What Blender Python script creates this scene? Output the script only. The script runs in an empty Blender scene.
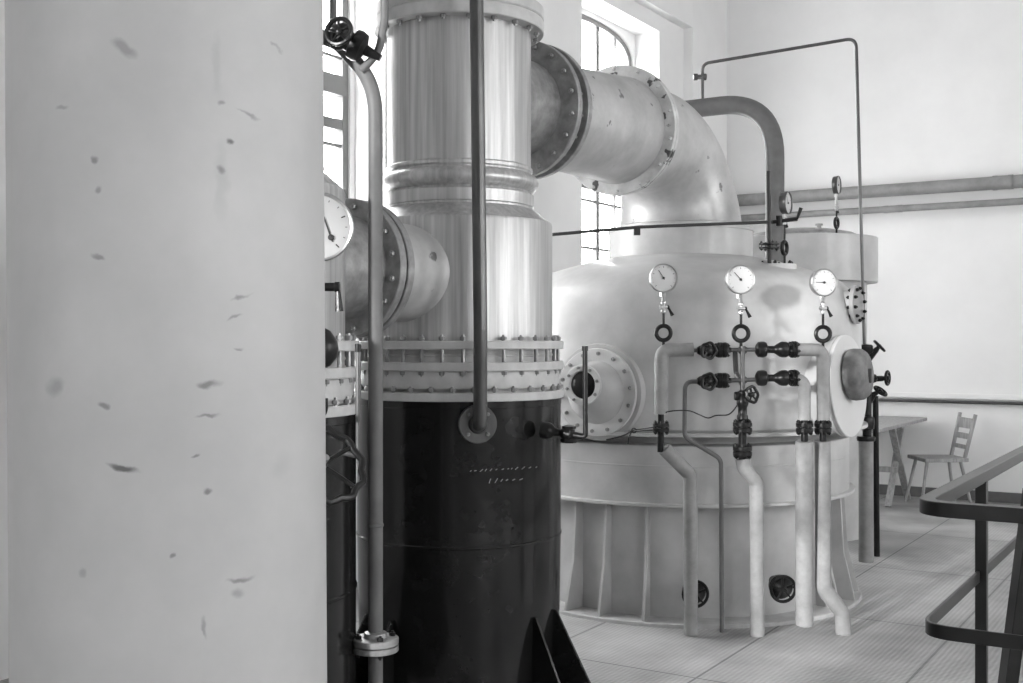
import bpy, bmesh, math, random
from mathutils import Vector, Matrix, Quaternion
random.seed(7)
sc = bpy.context.scene
COL = sc.collection
PI = math.pi
F, H = 1150.0, 1.55
TH = math.radians(32.05)
CT, ST = math.cos(TH), math.sin(TH)
V = Vector
X_, Y_, Z_ = V((1, 0, 0)), V((0, 1, 0)), V((0, 0, 1))

def W(x, d, z):                       # sideways / distance / height as seen from the viewpoint -> room axes
    return V((x*CT - d*ST, x*ST + d*CT, z))
def P(px, py, d):
    return W((px-511.5)/F*d, d, H-(py-341.5)/F*d)
def face(a):                          # horizontal direction towards the viewpoint turned a degrees to the right
    a = math.radians(a)
    return W(math.sin(a), -math.cos(a), 0).normalized()
RIGHT = W(1, 0, 0).normalized()
AWAY = W(0, 1, 0).normalized()

# ------------------------------------------------------------------ materials
def mat(name, g, rough=.5, metal=0., var=0., vscale=6., stretch=(1, 1, 1), bump=0., bscale=40., coat=0., spec=.5, chips=None):
    m = bpy.data.materials.new(name); m.use_nodes = True
    nt = m.node_tree; b = nt.nodes['Principled BSDF']
    b.inputs['Base Color'].default_value = (g, g, g, 1)
    b.inputs['Roughness'].default_value = rough
    b.inputs['Metallic'].default_value = metal
    b.inputs['Coat Weight'].default_value = coat
    b.inputs['Coat Roughness'].default_value = .08
    b.inputs['Specular IOR Level'].default_value = spec
    tc = nt.nodes.new('ShaderNodeTexCoord')
    mp = nt.nodes.new('ShaderNodeMapping'); mp.inputs['Scale'].default_value = stretch
    nt.links.new(tc.outputs['Object'], mp.inputs['Vector'])
    if var:
        n = nt.nodes.new('ShaderNodeTexNoise'); n.inputs['Scale'].default_value = vscale; n.inputs['Detail'].default_value = 6
        n.inputs['Roughness'].default_value = .6
        nt.links.new(mp.outputs[0], n.inputs['Vector'])
        r = nt.nodes.new('ShaderNodeMapRange')
        r.inputs[1].default_value = .3; r.inputs[2].default_value = .7
        r.inputs[3].default_value = g*(1-var); r.inputs[4].default_value = min(.95, g*(1+var))
        nt.links.new(n.outputs['Fac'], r.inputs[0])
        out = r.outputs[0]
        if chips:
            n2 = nt.nodes.new('ShaderNodeTexNoise'); n2.inputs['Scale'].default_value = chips[0]; n2.inputs['Detail'].default_value = 5
            nt.links.new(tc.outputs['Object'], n2.inputs['Vector'])
            r2 = nt.nodes.new('ShaderNodeMapRange'); r2.inputs[1].default_value = chips[1]; r2.inputs[2].default_value = chips[1]+.03
            r2.inputs[3].default_value = 1; r2.inputs[4].default_value = chips[2]
            nt.links.new(n2.outputs['Fac'], r2.inputs[0])
            mu = nt.nodes.new('ShaderNodeMath'); mu.operation = 'MULTIPLY'
            nt.links.new(out, mu.inputs[0]); nt.links.new(r2.outputs[0], mu.inputs[1]); out = mu.outputs[0]
        nt.links.new(out, b.inputs['Base Color'])
    if bump:
        n3 = nt.nodes.new('ShaderNodeTexNoise'); n3.inputs['Scale'].default_value = bscale; n3.inputs['Detail'].default_value = 4
        nt.links.new(mp.outputs[0], n3.inputs['Vector'])
        bp = nt.nodes.new('ShaderNodeBump'); bp.inputs['Strength'].default_value = bump; bp.inputs['Distance'].default_value = .01
        nt.links.new(n3.outputs['Fac'], bp.inputs['Height']); nt.links.new(bp.outputs[0], b.inputs['Normal'])
    return m

M = dict(
    wall=mat('plaster', .76, .9, var=.04, vscale=1.5, bump=.05, bscale=30),
    ceil=mat('ceiling_plaster', .45, .9, var=.03),
    white=mat('white_gloss_paint', .58, .4, var=.03),
    shell=mat('streaked_sheet', .45, .36, .45, var=.26, vscale=4, stretch=(11, 11, .3), bump=.05, bscale=9),
    tank=mat('tank_sheet', .44, .42, var=.17, vscale=3.2, bump=.03, bscale=5, coat=.12),
    duct=mat('duct_sheet', .42, .38, .25, var=.2, vscale=5, bump=.04, bscale=8, chips=(9, .66, .35)),
    ring=mat('bare_flange', .27, .42, .4, var=.3, vscale=18, bump=.06),
    chip=mat('chipped_flange', .50, .5, var=.25, vscale=9, bump=.08, chips=(11, .6, .12)),
    flange=mat('painted_flange', .46, .45, var=.14, vscale=12, bump=.04),
    black=mat('black_enamel', .010, .16, var=.3, vscale=7, bump=.012, bscale=5, spec=.38),
    iron=mat('black_iron', .010, .3, .0, var=.4, vscale=30, bump=.12, spec=.25),
    steel=mat('dark_steel_pipe', .10, .3, .55, var=.25, vscale=14, stretch=(1, 1, .3)),
    grey=mat('grey_painted_pipe', .13, .5, .0, var=.15, vscale=10, spec=.25),
    wallpipe=mat('pale_grey_pipe', .24, .5, var=.2, vscale=8),
    lag=mat('lagged_pipe', .25, .6, var=.2, vscale=12, bump=.12, bscale=40),
    bolt=mat('bolt_steel', .30, .35, .6, var=.2, vscale=40),
    chrome=mat('bright_fitting', .42, .35, .8),
    dial=mat('dial_enamel', .50, .45),
    mark=mat('dial_ink', .03, .6),
    wood=mat('worn_wood', .30, .6, var=.3, vscale=6, stretch=(6, 6, 1), bump=.05),
    lid=mat('lagging_lid', .16, .75, var=.35, vscale=14, bump=.35, bscale=25),
    rail=mat('railing_paint', .014, .32, var=.3, vscale=10, spec=.4),
    frame=mat('window_frame', .18, .5, var=.05),
    chalk=mat('chalk', .35, .9),
    rod=mat('thin_rod', .025, .5, .0),
)

def glass():
    m = bpy.data.materials.new('window_glass'); m.use_nodes = True; nt = m.node_tree
    for n in list(nt.nodes): nt.nodes.remove(n)
    o = nt.nodes.new('ShaderNodeOutputMaterial'); mx = nt.nodes.new('ShaderNodeMixShader')
    t = nt.nodes.new('ShaderNodeBsdfTransparent'); t.inputs[0].default_value = (.97, .97, .97, 1)
    g = nt.nodes.new('ShaderNodeBsdfGlossy'); g.inputs['Roughness'].default_value = .02
    mx.inputs[0].default_value = .06
    nt.links.new(t.outputs[0], mx.inputs[1]); nt.links.new(g.outputs[0], mx.inputs[2]); nt.links.new(mx.outputs[0], o.inputs[0])
    return m
M['glass'] = glass()

def floor_mat():
    m = bpy.data.materials.new('tread_plate'); m.use_nodes = True; nt = m.node_tree; b = nt.nodes['Principled BSDF']
    N, L = nt.nodes.new, nt.links.new
    tc = N('ShaderNodeTexCoord'); sx = N('ShaderNodeSeparateXYZ'); L(tc.outputs['Object'], sx.inputs[0])
    def mth(op, a, bb=None):
        n = N('ShaderNodeMath'); n.operation = op
        for i, v in enumerate((a, bb)):
            if v is None: continue
            if isinstance(v, (int, float)): n.inputs[i].default_value = v
            else: L(v, n.inputs[i])
        return n.outputs[0]
    def seam(v, period, off):
        f = mth('PINGPONG', mth('ADD', v, off), period/2)
        return mth('LESS_THAN', f, .006)
    line = mth('MAXIMUM', seam(sx.outputs[0], .84, 2.83+8.4), seam(sx.outputs[1], 1.55, .0-7.84+15.5))
    k = 2*PI/.034
    u = mth('SINE', mth('MULTIPLY', mth('ADD', sx.outputs[0], sx.outputs[1]), k*.7))
    w = mth('SINE', mth('MULTIPLY', mth('SUBTRACT', sx.outputs[0], sx.outputs[1]), k*.7))
    dots = mth('MULTIPLY', u, w)
    n = N('ShaderNodeTexNoise'); n.inputs['Scale'].default_value = 1.7; n.inputs['Detail'].default_value = 8; L(tc.outputs['Object'], n.inputs['Vector'])
    r = N('ShaderNodeMapRange'); r.inputs[1].default_value = .3; r.inputs[2].default_value = .7; r.inputs[3].default_value = .24; r.inputs[4].default_value = .54
    L(n.outputs['Fac'], r.inputs[0])
    c = mth('MULTIPLY', r.outputs[0], mth('SUBTRACT', 1, mth('MULTIPLY', line, .55)))
    c = mth('MULTIPLY', c, mth('ADD', 1, mth('MULTIPLY', dots, .18)))
    L(c, b.inputs['Base Color'])
    b.inputs['Roughness'].default_value = .5; b.inputs['Metallic'].default_value = .15
    bp = N('ShaderNodeBump'); bp.inputs['Strength'].default_value = .35; bp.inputs['Distance'].default_value = .004
    L(dots, bp.inputs['Height']); L(bp.outputs[0], b.inputs['Normal'])
    return m
M['floor'] = floor_mat()

def pillar_mat(marks):
    # pale paint with smudges and scuffs, each at its own spot (x, y, z, sx, sy, sz, tilt, strength)
    m = mat('scuffed_pale_paint', .42, .5, var=.09, vscale=3.2, bump=.02, bscale=12); nt = m.node_tree; b = nt.nodes['Principled BSDF']
    N, L = nt.nodes.new, nt.links.new
    tc = N('ShaderNodeTexCoord')
    n = N('ShaderNodeTexNoise'); n.inputs['Scale'].default_value = 22; n.inputs['Detail'].default_value = 5; L(tc.outputs['Object'], n.inputs['Vector'])
    ad = N('ShaderNodeVectorMath'); ad.operation = 'MULTIPLY_ADD'; L(n.outputs['Color'], ad.inputs[0]); ad.inputs[1].default_value = (.03,)*3; L(tc.outputs['Object'], ad.inputs[2])
    out = b.inputs['Base Color'].links[0].from_socket
    for (c, hw, hh, tilt, s) in marks:
        mp = N('ShaderNodeMapping'); mp.vector_type = 'TEXTURE'
        L(ad.outputs[0], mp.inputs['Vector'])
        c = V(c) + V((.015, .015, .015))
        e = Matrix.Rotation(TH, 3, 'Z') @ Matrix.Rotation(tilt, 3, 'Y')
        mp.inputs['Location'].default_value = c; mp.inputs['Rotation'].default_value = e.to_euler('XYZ'); mp.inputs['Scale'].default_value = (hw, .12, hh)
        ln = N('ShaderNodeVectorMath'); ln.operation = 'LENGTH'; L(mp.outputs[0], ln.inputs[0])
        r = N('ShaderNodeMapRange'); r.interpolation_type = 'SMOOTHSTEP'
        r.inputs[1].default_value = .35; r.inputs[2].default_value = 1.1; r.inputs[3].default_value = 1-s; r.inputs[4].default_value = 1
        L(ln.outputs['Value'], r.inputs[0])
        mu = N('ShaderNodeMath'); mu.operation = 'MULTIPLY'; L(out, mu.inputs[0]); L(r.outputs[0], mu.inputs[1]); out = mu.outputs[0]
    L(out, b.inputs['Base Color'])
    return m

# ------------------------------------------------------------------ mesh helpers
WP = {}
def perp(a):
    a = a.normalized(); t = Z_ if abs(a.z) < .9 else X_
    e1 = t.cross(a).normalized(); return e1, a.cross(e1)
def lathe(bm, prof, o=V((0, 0, 0)), ax=Z_, seg=48, caps=True):
    ax = V(ax).normalized(); e1, e2 = perp(ax); rows = []
    for (r, h) in prof:
        if r < 1e-6: rows.append([bm.verts.new(o + ax*h)])
        else: rows.append([bm.verts.new(o + ax*h + (e1*math.cos(2*PI*i/seg) + e2*math.sin(2*PI*i/seg))*r) for i in range(seg)])
    for a, b in zip(rows, rows[1:]):
        for i in range(seg):
            j = (i+1) % seg
            if len(a) == 1 and len(b) == 1: continue
            if len(a) == 1: bm.faces.new((a[0], b[j], b[i]))
            elif len(b) == 1: bm.faces.new((a[i], a[j], b[0]))
            else: bm.faces.new((a[i], a[j], b[j], b[i]))
    if caps:
        if len(rows[0]) > 1: bm.faces.new(rows[0][::-1])
        if len(rows[-1]) > 1: bm.faces.new(rows[-1])
def hoop(bm, prof, o, ax=Z_, seg=48):      # closed ring section
    lathe(bm, prof + [prof[0]], o, ax, seg, caps=False)
    bmesh.ops.remove_doubles(bm, verts=bm.verts, dist=1e-5)
def fillet(pts, rad, n=7):
    pts = [V(p) for p in pts]; out = [pts[0]]
    for i in range(1, len(pts)-1):
        a, b, c = pts[i-1], pts[i], pts[i+1]
        r = rad[i-1] if isinstance(rad, (list, tuple)) else rad
        u, w = (a-b), (c-b); lim = min(u.length, w.length)*.49
        ang = u.angle(w)
        if ang > PI-.02: out.append(b); continue
        t = min(r/math.tan(ang/2), lim); p0, p1 = b+u.normalized()*t, b+w.normalized()*t
        for k in range(n+1):
            s = k/n; out.append(p0*(1-s)**2*1 + b*2*s*(1-s) + p1*s*s)
    out.append(pts[-1]); return out
def tube(bm, pts, r, seg=14, closed=False, caps=True):
    pts = [V(p) for p in pts]; n = len(pts); rows = []
    rs = r if isinstance(r, (list, tuple)) else [r]*n
    e1 = None
    for i, p in enumerate(pts):
        if closed: t = (pts[(i+1) % n]-pts[i-1])
        else: t = (pts[min(i+1, n-1)]-pts[max(i-1, 0)])
        t.normalize()
        if e1 is None: e1, _ = perp(t)
        e1 = (e1 - t*e1.dot(t)).normalized(); e2 = t.cross(e1)
        rows.append([bm.verts.new(p+(e1*math.cos(2*PI*k/seg)+e2*math.sin(2*PI*k/seg))*rs[i]) for k in range(seg)])
    pr = list(zip(rows, rows[1:])) + ([(rows[-1], rows[0])] if closed else [])
    for a, b in pr:
        for k in range(seg):
            j = (k+1) % seg; bm.faces.new((a[k], a[j], b[j], b[k]))
    if caps and not closed: bm.faces.new(rows[0][::-1]); bm.faces.new(rows[-1])
def torus(bm, c, ax, R, r, seg=32, s2=10, wob=None):
    e1, e2 = perp(V(ax))
    tube(bm, [V(c)+(e1*math.cos(2*PI*i/seg)+e2*math.sin(2*PI*i/seg))*(R*(1+(wob(i/seg) if wob else 0))) for i in range(seg)], r, s2, closed=True)
def box(bm, c, s, ex=X_, ey=Y_, ez=Z_):
    c = V(c); vs = []
    for k in (-1, 1):
        for j in (-1, 1):
            for i in (-1, 1): vs.append(bm.verts.new(c+ex*(s[0]/2*i)+ey*(s[1]/2*j)+ez*(s[2]/2*k)))
    for q in ((0, 2, 3, 1), (4, 5, 7, 6), (0, 1, 5, 4), (2, 6, 7, 3), (0, 4, 6, 2), (1, 3, 7, 5)): bm.faces.new([vs[i] for i in q])
def bar(bm, a, b, w, t, up=Z_):
    a, b = V(a), V(b); ex = (b-a).normalized(); ey = up.cross(ex).normalized(); ez = ex.cross(ey)
    box(bm, (a+b)/2, ((b-a).length, w, t), ex, ey, ez)
def prism(bm, poly, vec):
    a = [bm.verts.new(V(p)) for p in poly]; b = [bm.verts.new(V(p)+vec) for p in poly]; n = len(a)
    bm.faces.new(a[::-1]); bm.faces.new(b)
    for i in range(n): bm.faces.new((a[i], a[(i+1) % n], b[(i+1) % n], b[i]))
def new(): return bmesh.new()
def obj(name, bm, m, parent=None, ang=35, bev=0):
    bmesh.ops.recalc_face_normals(bm, faces=bm.faces)
    lo = V((min(v.co[i] for v in bm.verts) for i in range(3))); hi = V((max(v.co[i] for v in bm.verts) for i in range(3)))
    c = (lo+hi)/2
    if parent is None: c.z = lo.z
    for v in bm.verts: v.co -= c
    me = bpy.data.meshes.new(name); bm.to_mesh(me); bm.free()
    me.materials.append(M[m] if isinstance(m, str) else m)
    me.shade_smooth(); me.set_sharp_from_angle(angle=math.radians(ang))
    o = bpy.data.objects.new(name, me); COL.objects.link(o)
    if parent: o.parent = parent; o.location = c-WP[parent.name]
    else: o.location = c
    WP[o.name] = c.copy()
    if bev:
        b = o.modifiers.new('edge', 'BEVEL'); b.width = bev; b.segments = 2; b.limit_method = 'ANGLE'
    return o
def thing(name, label, cat, loc, group=None):
    o = bpy.data.objects.new(name, None); o.empty_display_size = .1; COL.objects.link(o); o.location = loc
    WP[o.name] = V(loc); return tag(o, label, cat, group)
def tag(o, label, cat, group=None):
    o['label'] = label; o['category'] = cat
    if group: o['group'] = group
    return o
def struct(o):
    o['kind'] = 'structure'; return o
def copy_part(src, parent, loc, q=None):
    c = src.copy(); COL.objects.link(c); c.parent = parent; c.location = V(loc)-WP[parent.name]
    if q: c.rotation_mode = 'QUATERNION'; c.rotation_quaternion = q
    WP[c.name] = V(loc); return c
def hexbolt(name, L, r, m, parent, ends=2, shank=.55):
    # along local Z, centred; heads outside +-L/2
    bm = new(); h = r*1.1
    lathe(bm, [(r*shank, -L/2), (r*shank, L/2)], seg=8)
    for s in ((1, -1) if ends == 2 else (1,)):
        lathe(bm, [(r, L/2), (r, L/2+h*.8), (r*.85, L/2+h)], ax=Z_*s, seg=6)
        lathe(bm, [(r*.5, L/2+h), (r*.45, L/2+h*1.5)], ax=Z_*s, seg=8)
    return bm
def bolts(parent, name, c, ax, R, n, L, r, m='bolt', ends=2, phase=0., rng=None, shank=.55):
    c = V(c); ax = V(ax).normalized(); e1, e2 = perp(ax); q = Z_.rotation_difference(ax); first = None
    for i in range(n):
        a = 2*PI*(i+phase)/n; p = c+(e1*math.cos(a)+e2*math.sin(a))*R
        if rng and not rng(p): continue
        if first is None:
            bm = hexbolt(name, L, r, m, parent, ends, shank)
            first = obj(name, bm, m, parent); off = V(first.location)+WP[parent.name]
            first.rotation_mode = 'QUATERNION'; first.rotation_quaternion = q
            first.location = p + q @ off - 2*WP[parent.name] + WP[parent.name]
            first['o'] = 0; del first['o']
            OFF = off
        else: copy_part(first, parent, p + q @ OFF, q)

def wheel(bm, c, ax, R, r, ns=4, wob=None):
    c = V(c); ax = V(ax).normalized(); e1, e2 = perp(ax)
    torus(bm, c, ax, R, r, 40 if wob else 28, 8, wob)
    for k in range(ns):
        a = 2*PI*k/ns+.4; d = e1*math.cos(a)+e2*math.sin(a)
        tube(bm, [c-ax*r*.6, c+d*R*.5-ax*r*.2, c+d*R], r*.62, 6)
    lathe(bm, [(r*1.7, -r*1.6), (r*1.7, r*.8), (r*.8, r*1.3)], c, ax, 12)

# ------------------------------------------------------------------ room
WX, BY, RX, FY, CZ = -4.77, 11.9, 4.6, -5.2, 6.4
DEP, SK = .26, .14
bm = new(); box(bm, (-.1, 3.3, -.1), (11.4, 19, .2)); struct(obj('floor', bm, 'floor'))
bm = new(); box(bm, ((WX-.4+RX+.4)/2, (FY+BY)/2, CZ+.1), (RX-WX+.8, BY-FY+.4, .2)); struct(obj('ceiling', bm, 'ceil'))
bm = new(); box(bm, ((WX-.4+RX+.4)/2, BY+.1, CZ/2), (RX-WX+.8, .2, CZ)); struct(obj('wall_back', bm, 'wall'))

def arch_pts(cy, hw, zs, zt, n=20):
    out = []
    for i in range(n+1):
        a = PI*i/n; c = math.cos(a); s = math.sin(a)
        out.append((cy+hw*math.copysign(abs(c)**.8, c), zs+(zt-zs)*s**.8))
    return out                        # from +hw to -hw
def windowed_wall(side, centres, hw, sill, zs, zt, rec_top, x_in, sgn, first_n, lo_, hi_, swap=False):
    """wall with rectangular recesses; the outer skin has arched openings. sgn=-1: outside is on the minus side"""
    def m3(x, y, z): return V((y, x, z)) if swap else V((x, y, z))
    def bxx(bm, c, s): box(bm, m3(*c), tuple(m3(*s)))
    bm = new(); rh = hw+.045
    edges = [lo_]
    for c in centres: edges += [c-rh, c+rh]
    edges.append(hi_)
    def bx(y0, y1, z0, z1, xa, xb): bxx(bm, ((xa+xb)/2, (y0+y1)/2, (z0+z1)/2), (abs(xb-xa), y1-y0, z1-z0))
    xo = x_in+sgn*DEP
    for i in range(0, len(edges), 2): bx(edges[i], edges[i+1], 0, CZ, x_in, xo)
    for c in centres:
        bx(c-rh, c+rh, rec_top, CZ, x_in, xo); bx(c-rh, c+rh, 0, sill-.12, x_in, xo)
    xk = xo+sgn*SK
    for i in range(0, len(edges), 2): bx(edges[i], edges[i+1], 0, CZ, xo, xk)
    for c in centres:
        bx(c-rh, c-hw, 0, CZ, xo, xk); bx(c+hw, c+rh, 0, CZ, xo, xk); bx(c-hw, c+hw, 0, sill, xo, xk)
        ap = arch_pts(c, hw, zs, zt)
        for (y0, z0), (y1, z1) in zip(ap, ap[1:]):
            prism(bm, [m3(xo, y0, z0), m3(xo, y1, z1), m3(xo, y1, CZ), m3(xo, y0, CZ)], m3(xk-xo, 0, 0))
    struct(obj('wall_'+side, bm, 'wall', ang=20))
    for k, c in enumerate(centres):
        xg = xo+sgn*.05
        bm = new(); ap = arch_pts(c, hw, zs, zt)
        outline = [(c+hw, sill)]+ap+[(c-hw, sill)]
        inner = [(c+(y-c)*(1-.055/hw), z-.045 if z > zs+.02 else z) for (y, z) in outline]
        inner[0] = (inner[0][0], sill+.05); inner[-1] = (inner[-1][0], sill+.05)
        for i in range(len(outline)-1):
            q = [outline[i], outline[i+1], inner[i+1], inner[i]]
            prism(bm, [m3(xg-.03, y, z) for y, z in q], m3(.06, 0, 0))
        q = [outline[-1], outline[0], inner[0], inner[-1]]
        prism(bm, [m3(xg-.03, y, z) for y, z in q], m3(.06, 0, 0))
        fr = struct(obj('window_%d' % (first_n+k), bm, 'frame'))
        gb = new()
        for yy, w in ((.06, .06), (-.33*hw/.75, .034), (.42*hw/.75, .034)):
            zz = zs+(zt-zs)*(1-(abs(yy)/hw)**2.2)**.45-.03
            bxx(gb, (xg, c+yy, (sill+zz)/2), (.035, w, zz-sill))
        for zz, w in ((4.05, .02), (3.45, .02), (2.86, .022), (2.42, .022), (1.95, .02)):
            bxx(gb, (xg, c, zz), (.032, 2*hw-.05, w))
        bxx(gb, (xg, c, 3.26), (.07, 2*hw-.02, .13)); bxx(gb, (xg, c, 3.0), (.05, 2*hw-.02, .07))
        obj('glazing_bars', gb, 'frame', fr)
        gp = new(); poly = [m3(xg+sgn*.012, y, z) for y, z in inner]
        gp.faces.new([gp.verts.new(p) for p in poly]); obj('pane', gp, 'glass', fr)
        l = bpy.data.lights.new('daylight', 'AREA'); l.shape = 'RECTANGLE'; l.size = 2*hw; l.size_y = zt-sill
        l.cycles.is_portal = True
        lo = bpy.data.objects.new('daylight', l); COL.objects.link(lo)
        lo.location = m3(xk+sgn*.02, c, (sill+zt)/2)
        lo.rotation_euler = (PI/2, 0, 0 if swap else (PI/2 if sgn > 0 else -PI/2))
windowed_wall('left', [5.24, 9.56], .75, 1.25, 4.30, 4.56, 4.60, WX, -1, 1, FY, BY)
windowed_wall('right', [.3, 4.4, 8.6], .85, 1.25, 4.30, 4.56, 4.60, RX, 1, 3, FY, BY)
windowed_wall('front', [-3.5, .8], .46, .9, 4.5, 4.9, 4.95, FY, -1, 6, WX-.4, RX+.4, True)  # unseen windows behind the viewpoint, added and narrowed to steer sun and sky light
bm = new(); box(bm, (WX+.05, (FY+10.95)/2, (4.76+CZ)/2), (.1, 10.95-FY, CZ-4.76)); struct(obj('trim_1', bm, 'wall'))
bm = new(); box(bm, (WX+.05, (10.95+BY)/2, CZ/2), (.1, BY-10.95, CZ)); struct(obj('trim_2', bm, 'wall'))
bm = new(); box(bm, ((WX+.1+RX)/2, BY-.012, .05), (RX-WX-.1, .024, .10)); struct(obj('baseboard_back', bm, 'grey'))

# ------------------------------------------------------------------ foreground pale cylinder
PD = 2.35
pc = W((176.5-511.5)/F*PD, PD, 0); PR = .309
def pm(px, py, hwpx, hhpx, tilt, s):
    d = PD-PR*.93
    p = P(px, py, PD-math.sqrt(max(0, PR*PR-((px-176.5)/F*PD*.87)**2)))
    k = (PD-PR)/F
    return (p-V((pc.x, pc.y, 2.3)), hwpx*k, hhpx*k, tilt, s)
marks = [pm(133, 50, 15, 8, .5, .35), pm(106, 162, 5, 5, 0, .5), pm(108, 193, 6, 5, 0, .4), pm(230, 139, 4, 4, 0, .7), pm(222, 100, 4, 4, 0, .4),
         pm(222, 168, 4, 7, 0, .45), pm(250, 109, 14, 2.5, .35, .45), pm(276, 38, 10, 2.2, .8, .4), pm(76, 111, 9, 3, 0, .3),
         pm(108, 259, 10, 3.5, .35, .45), pm(240, 297, 11, 3, -.6, .45), pm(236, 317, 9, 2.2, -.5, .4), pm(68, 385, 13, 13, .3, .3),
         pm(210, 386, 13, 4.5, 0, .55), pm(209, 418, 14, 3, 0, .5), pm(114, 405, 6, 4, 0, .5), pm(238, 350, 6, 2, 0, .4), pm(130, 466, 17, 4.5, .25, .75),
         pm(209, 492, 6, 3.5, .2, .55), pm(238, 586, 16, 3.5, 0, .5), pm(235, 601, 9, 8, .4, .3), pm(203, 632, 3, 15, -.12, .35), pm(92, 570, 7, 5, 0, .25),
         pm(197, 459, 6, 2, -.3, .5), pm(218, 60, 6, 40, 0, .1), pm(222, 180, 7, 50, 0, .1), pm(280, 470, 14, 22, .3, .12), pm(176, 557, 2.5, 3, 0, .5)]
bm = new()
lathe(bm, [(PR, 0), (PR, 4.6)], V((pc.x, pc.y, 0)), Z_, 96)
M['pillar'] = pillar_mat([((c.x, c.y, c.z+2.3), a, b, t, s) for (c, a, b, t, s) in marks])
o = obj('insulated_cylinder', bm, 'pillar')
tag(o, 'huge smooth pale grey cylinder with scuffs filling the left foreground', 'cylinder')
o.rotation_euler = Quaternion(AWAY, math.radians(-.35)).to_euler()

# ------------------------------------------------------------------ columns
XL = -2.965
C1, C2, T1, T2 = V((XL, 4.291, 0)), V((XL, 2.865, 0)), V((XL, 6.755, 0)), V((XL, 9.2, 0))
def column(base, label, ringed=True):
    t = thing('pressure_column', label, 'column', base, 'flanged black and white columns')
    gk = 1.026 if ringed else 1.0
    def L(name, prof, m, seg=72, parent=t, ang=28):
        prof = [(r*gk if r >= .4 and h > .03 else r, h) for r, h in prof]
        bm = new(); lathe(bm, prof, base, Z_, seg); return obj(name, bm, m, parent, ang)
    sh = []
    bulge = [(.326+.034*math.sin(PI*i/10)**.7, 2.30-.082*i/10) for i in range(11)]
    sh = [(.41, 1.55), (.41, 2.068), (.407, 2.08), (.385, 2.10), (.355, 2.128), (.332, 2.142), (.332, 2.15), (.338, 2.155), (.338, 2.205), (.33, 2.21)] \
        + bulge[::-1] + [(.326, 2.305), (.332, 2.312), (.332, 2.325), (.3245, 2.332), (.3245, 2.94)]
    if not ringed: sh = [q for q in sh if not (2.20 < q[1] < 2.33 and q[0] > .326)]
    L('upper_shell', sh, 'shell')
    f = L('head_flange', [(.3245, 2.936), (.38, 2.936), (.383, 2.94), (.383, 2.985), (.38, 2.99), (.376, 2.992), (.38, 2.995), (.383, 3.0), (.383, 3.045), (.378, 3.05), (.33, 3.05)], 'flange')
    bolts(f, 'bolt', base+Z_*2.993, Z_, .352, 20, .114, .013, 'bolt', 2, .3)
    L('head_shell', [(.318, 3.05), (.318, 4.9), (.25, 5.0), (0, 5.02)], 'shell')
    # triple flange pack
    L('flange', [(.41, 1.517), (.457, 1.517), (.46, 1.521), (.46, 1.548), (.457, 1.553), (.41, 1.553)], 'flange')
    L('waist_shell', [(.408, 1.335), (.408, 1.484), (.412, 1.488), (.412, 1.493), (.408, 1.497), (.408, 1.517)], 'flange')
    f2 = L('flange', [(.40, 1.426), (.457, 1.426), (.46, 1.43), (.46, 1.459), (.457, 1.463), (.40, 1.463)], 'flange')
    bolts(f2, 'stud', base+Z_*1.490, Z_, .436*gk, 32, .132, .0135, 'bolt', 2, .25, shank=.62)
    L('collar', [(.40, 1.352), (.438, 1.352), (.441, 1.36), (.441, 1.418), (.438, 1.4255), (.40, 1.4255)], 'flange')
    f3 = L('flange', [(.40, 1.300), (.458, 1.300), (.461, 1.304), (.461, 1.331), (.458, 1.336), (.40, 1.336)], 'flange')
    bolts(f3, 'bolt', base+Z_*1.335, Z_, .446*gk, 32, .012, .0135, 'bolt', 1, .75)
    L('lower_shell', [(.448, .03), (.448, .686), (.4515, .690), (.4515, .697), (.448, .701), (.448, 1.27), (.45, 1.272), (.45, 1.30), (.44, 1.3005)], 'black', 96)
    L('base_plate', [(.56, 0), (.56, .022), (.555, .028), (.44, .028)], 'black')
    for a in (47, 68, -36, -57, 137, 158, -126, -147):
        d = face(a); s = d.cross(Z_)
        bm = new(); c = base-s*.007
        prism(bm, [c+d*.44+Z_*.02, c+d*.64+Z_*.02, c+d*.635+Z_*.05, c+d*.468+Z_*.375, c+d*.44+Z_*.375], s*.014)
        obj('gusset', bm, 'black', t, bev=.002)
    return t
col1 = column(C1, 'black enamelled column with white flanged upper part, fully in view left of centre')
col2 = column(C2, 'black and white flanged column peeping out behind the pale foreground cylinder', False)
# illegible chalk jottings on the black shell
bm = new()
def on_col(px, py, lift=.001):
    x = (px-460.3)/F*5.21
    r = .4605+lift; d = 5.21-math.sqrt(max(.0001, r*r-x*x)); dd = d
    x2 = (px-511.5)/F*d+.235*1; x2 = (px-511.5)/F*d-(-.232)
    d = 5.21-math.sqrt(max(.0001, r*r-x2*x2))
    return P(px, py, d)
random.seed(3)
for (row, x0, x1, dy) in ((471, 470, 538, -4), (481, 489, 525, -2)):
    px = x0
    while px < x1:
        ln = random.uniform(1.2, 3.2); yy = row+dy*(px-x0)/(x1-x0)
        tall = random.choice((1, 1, 2, 4)) if row > 475 else random.choice((.5, 1, 1, 2))
        tube(bm, [on_col(px, yy+tall*.6), on_col(px+ln*.5, yy), on_col(px+ln, yy-tall*.6)], .0016, 5)
        px += ln+random.uniform(1.0, 5.0)
obj('chalk_writing', bm, 'chalk', col1)
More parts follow.
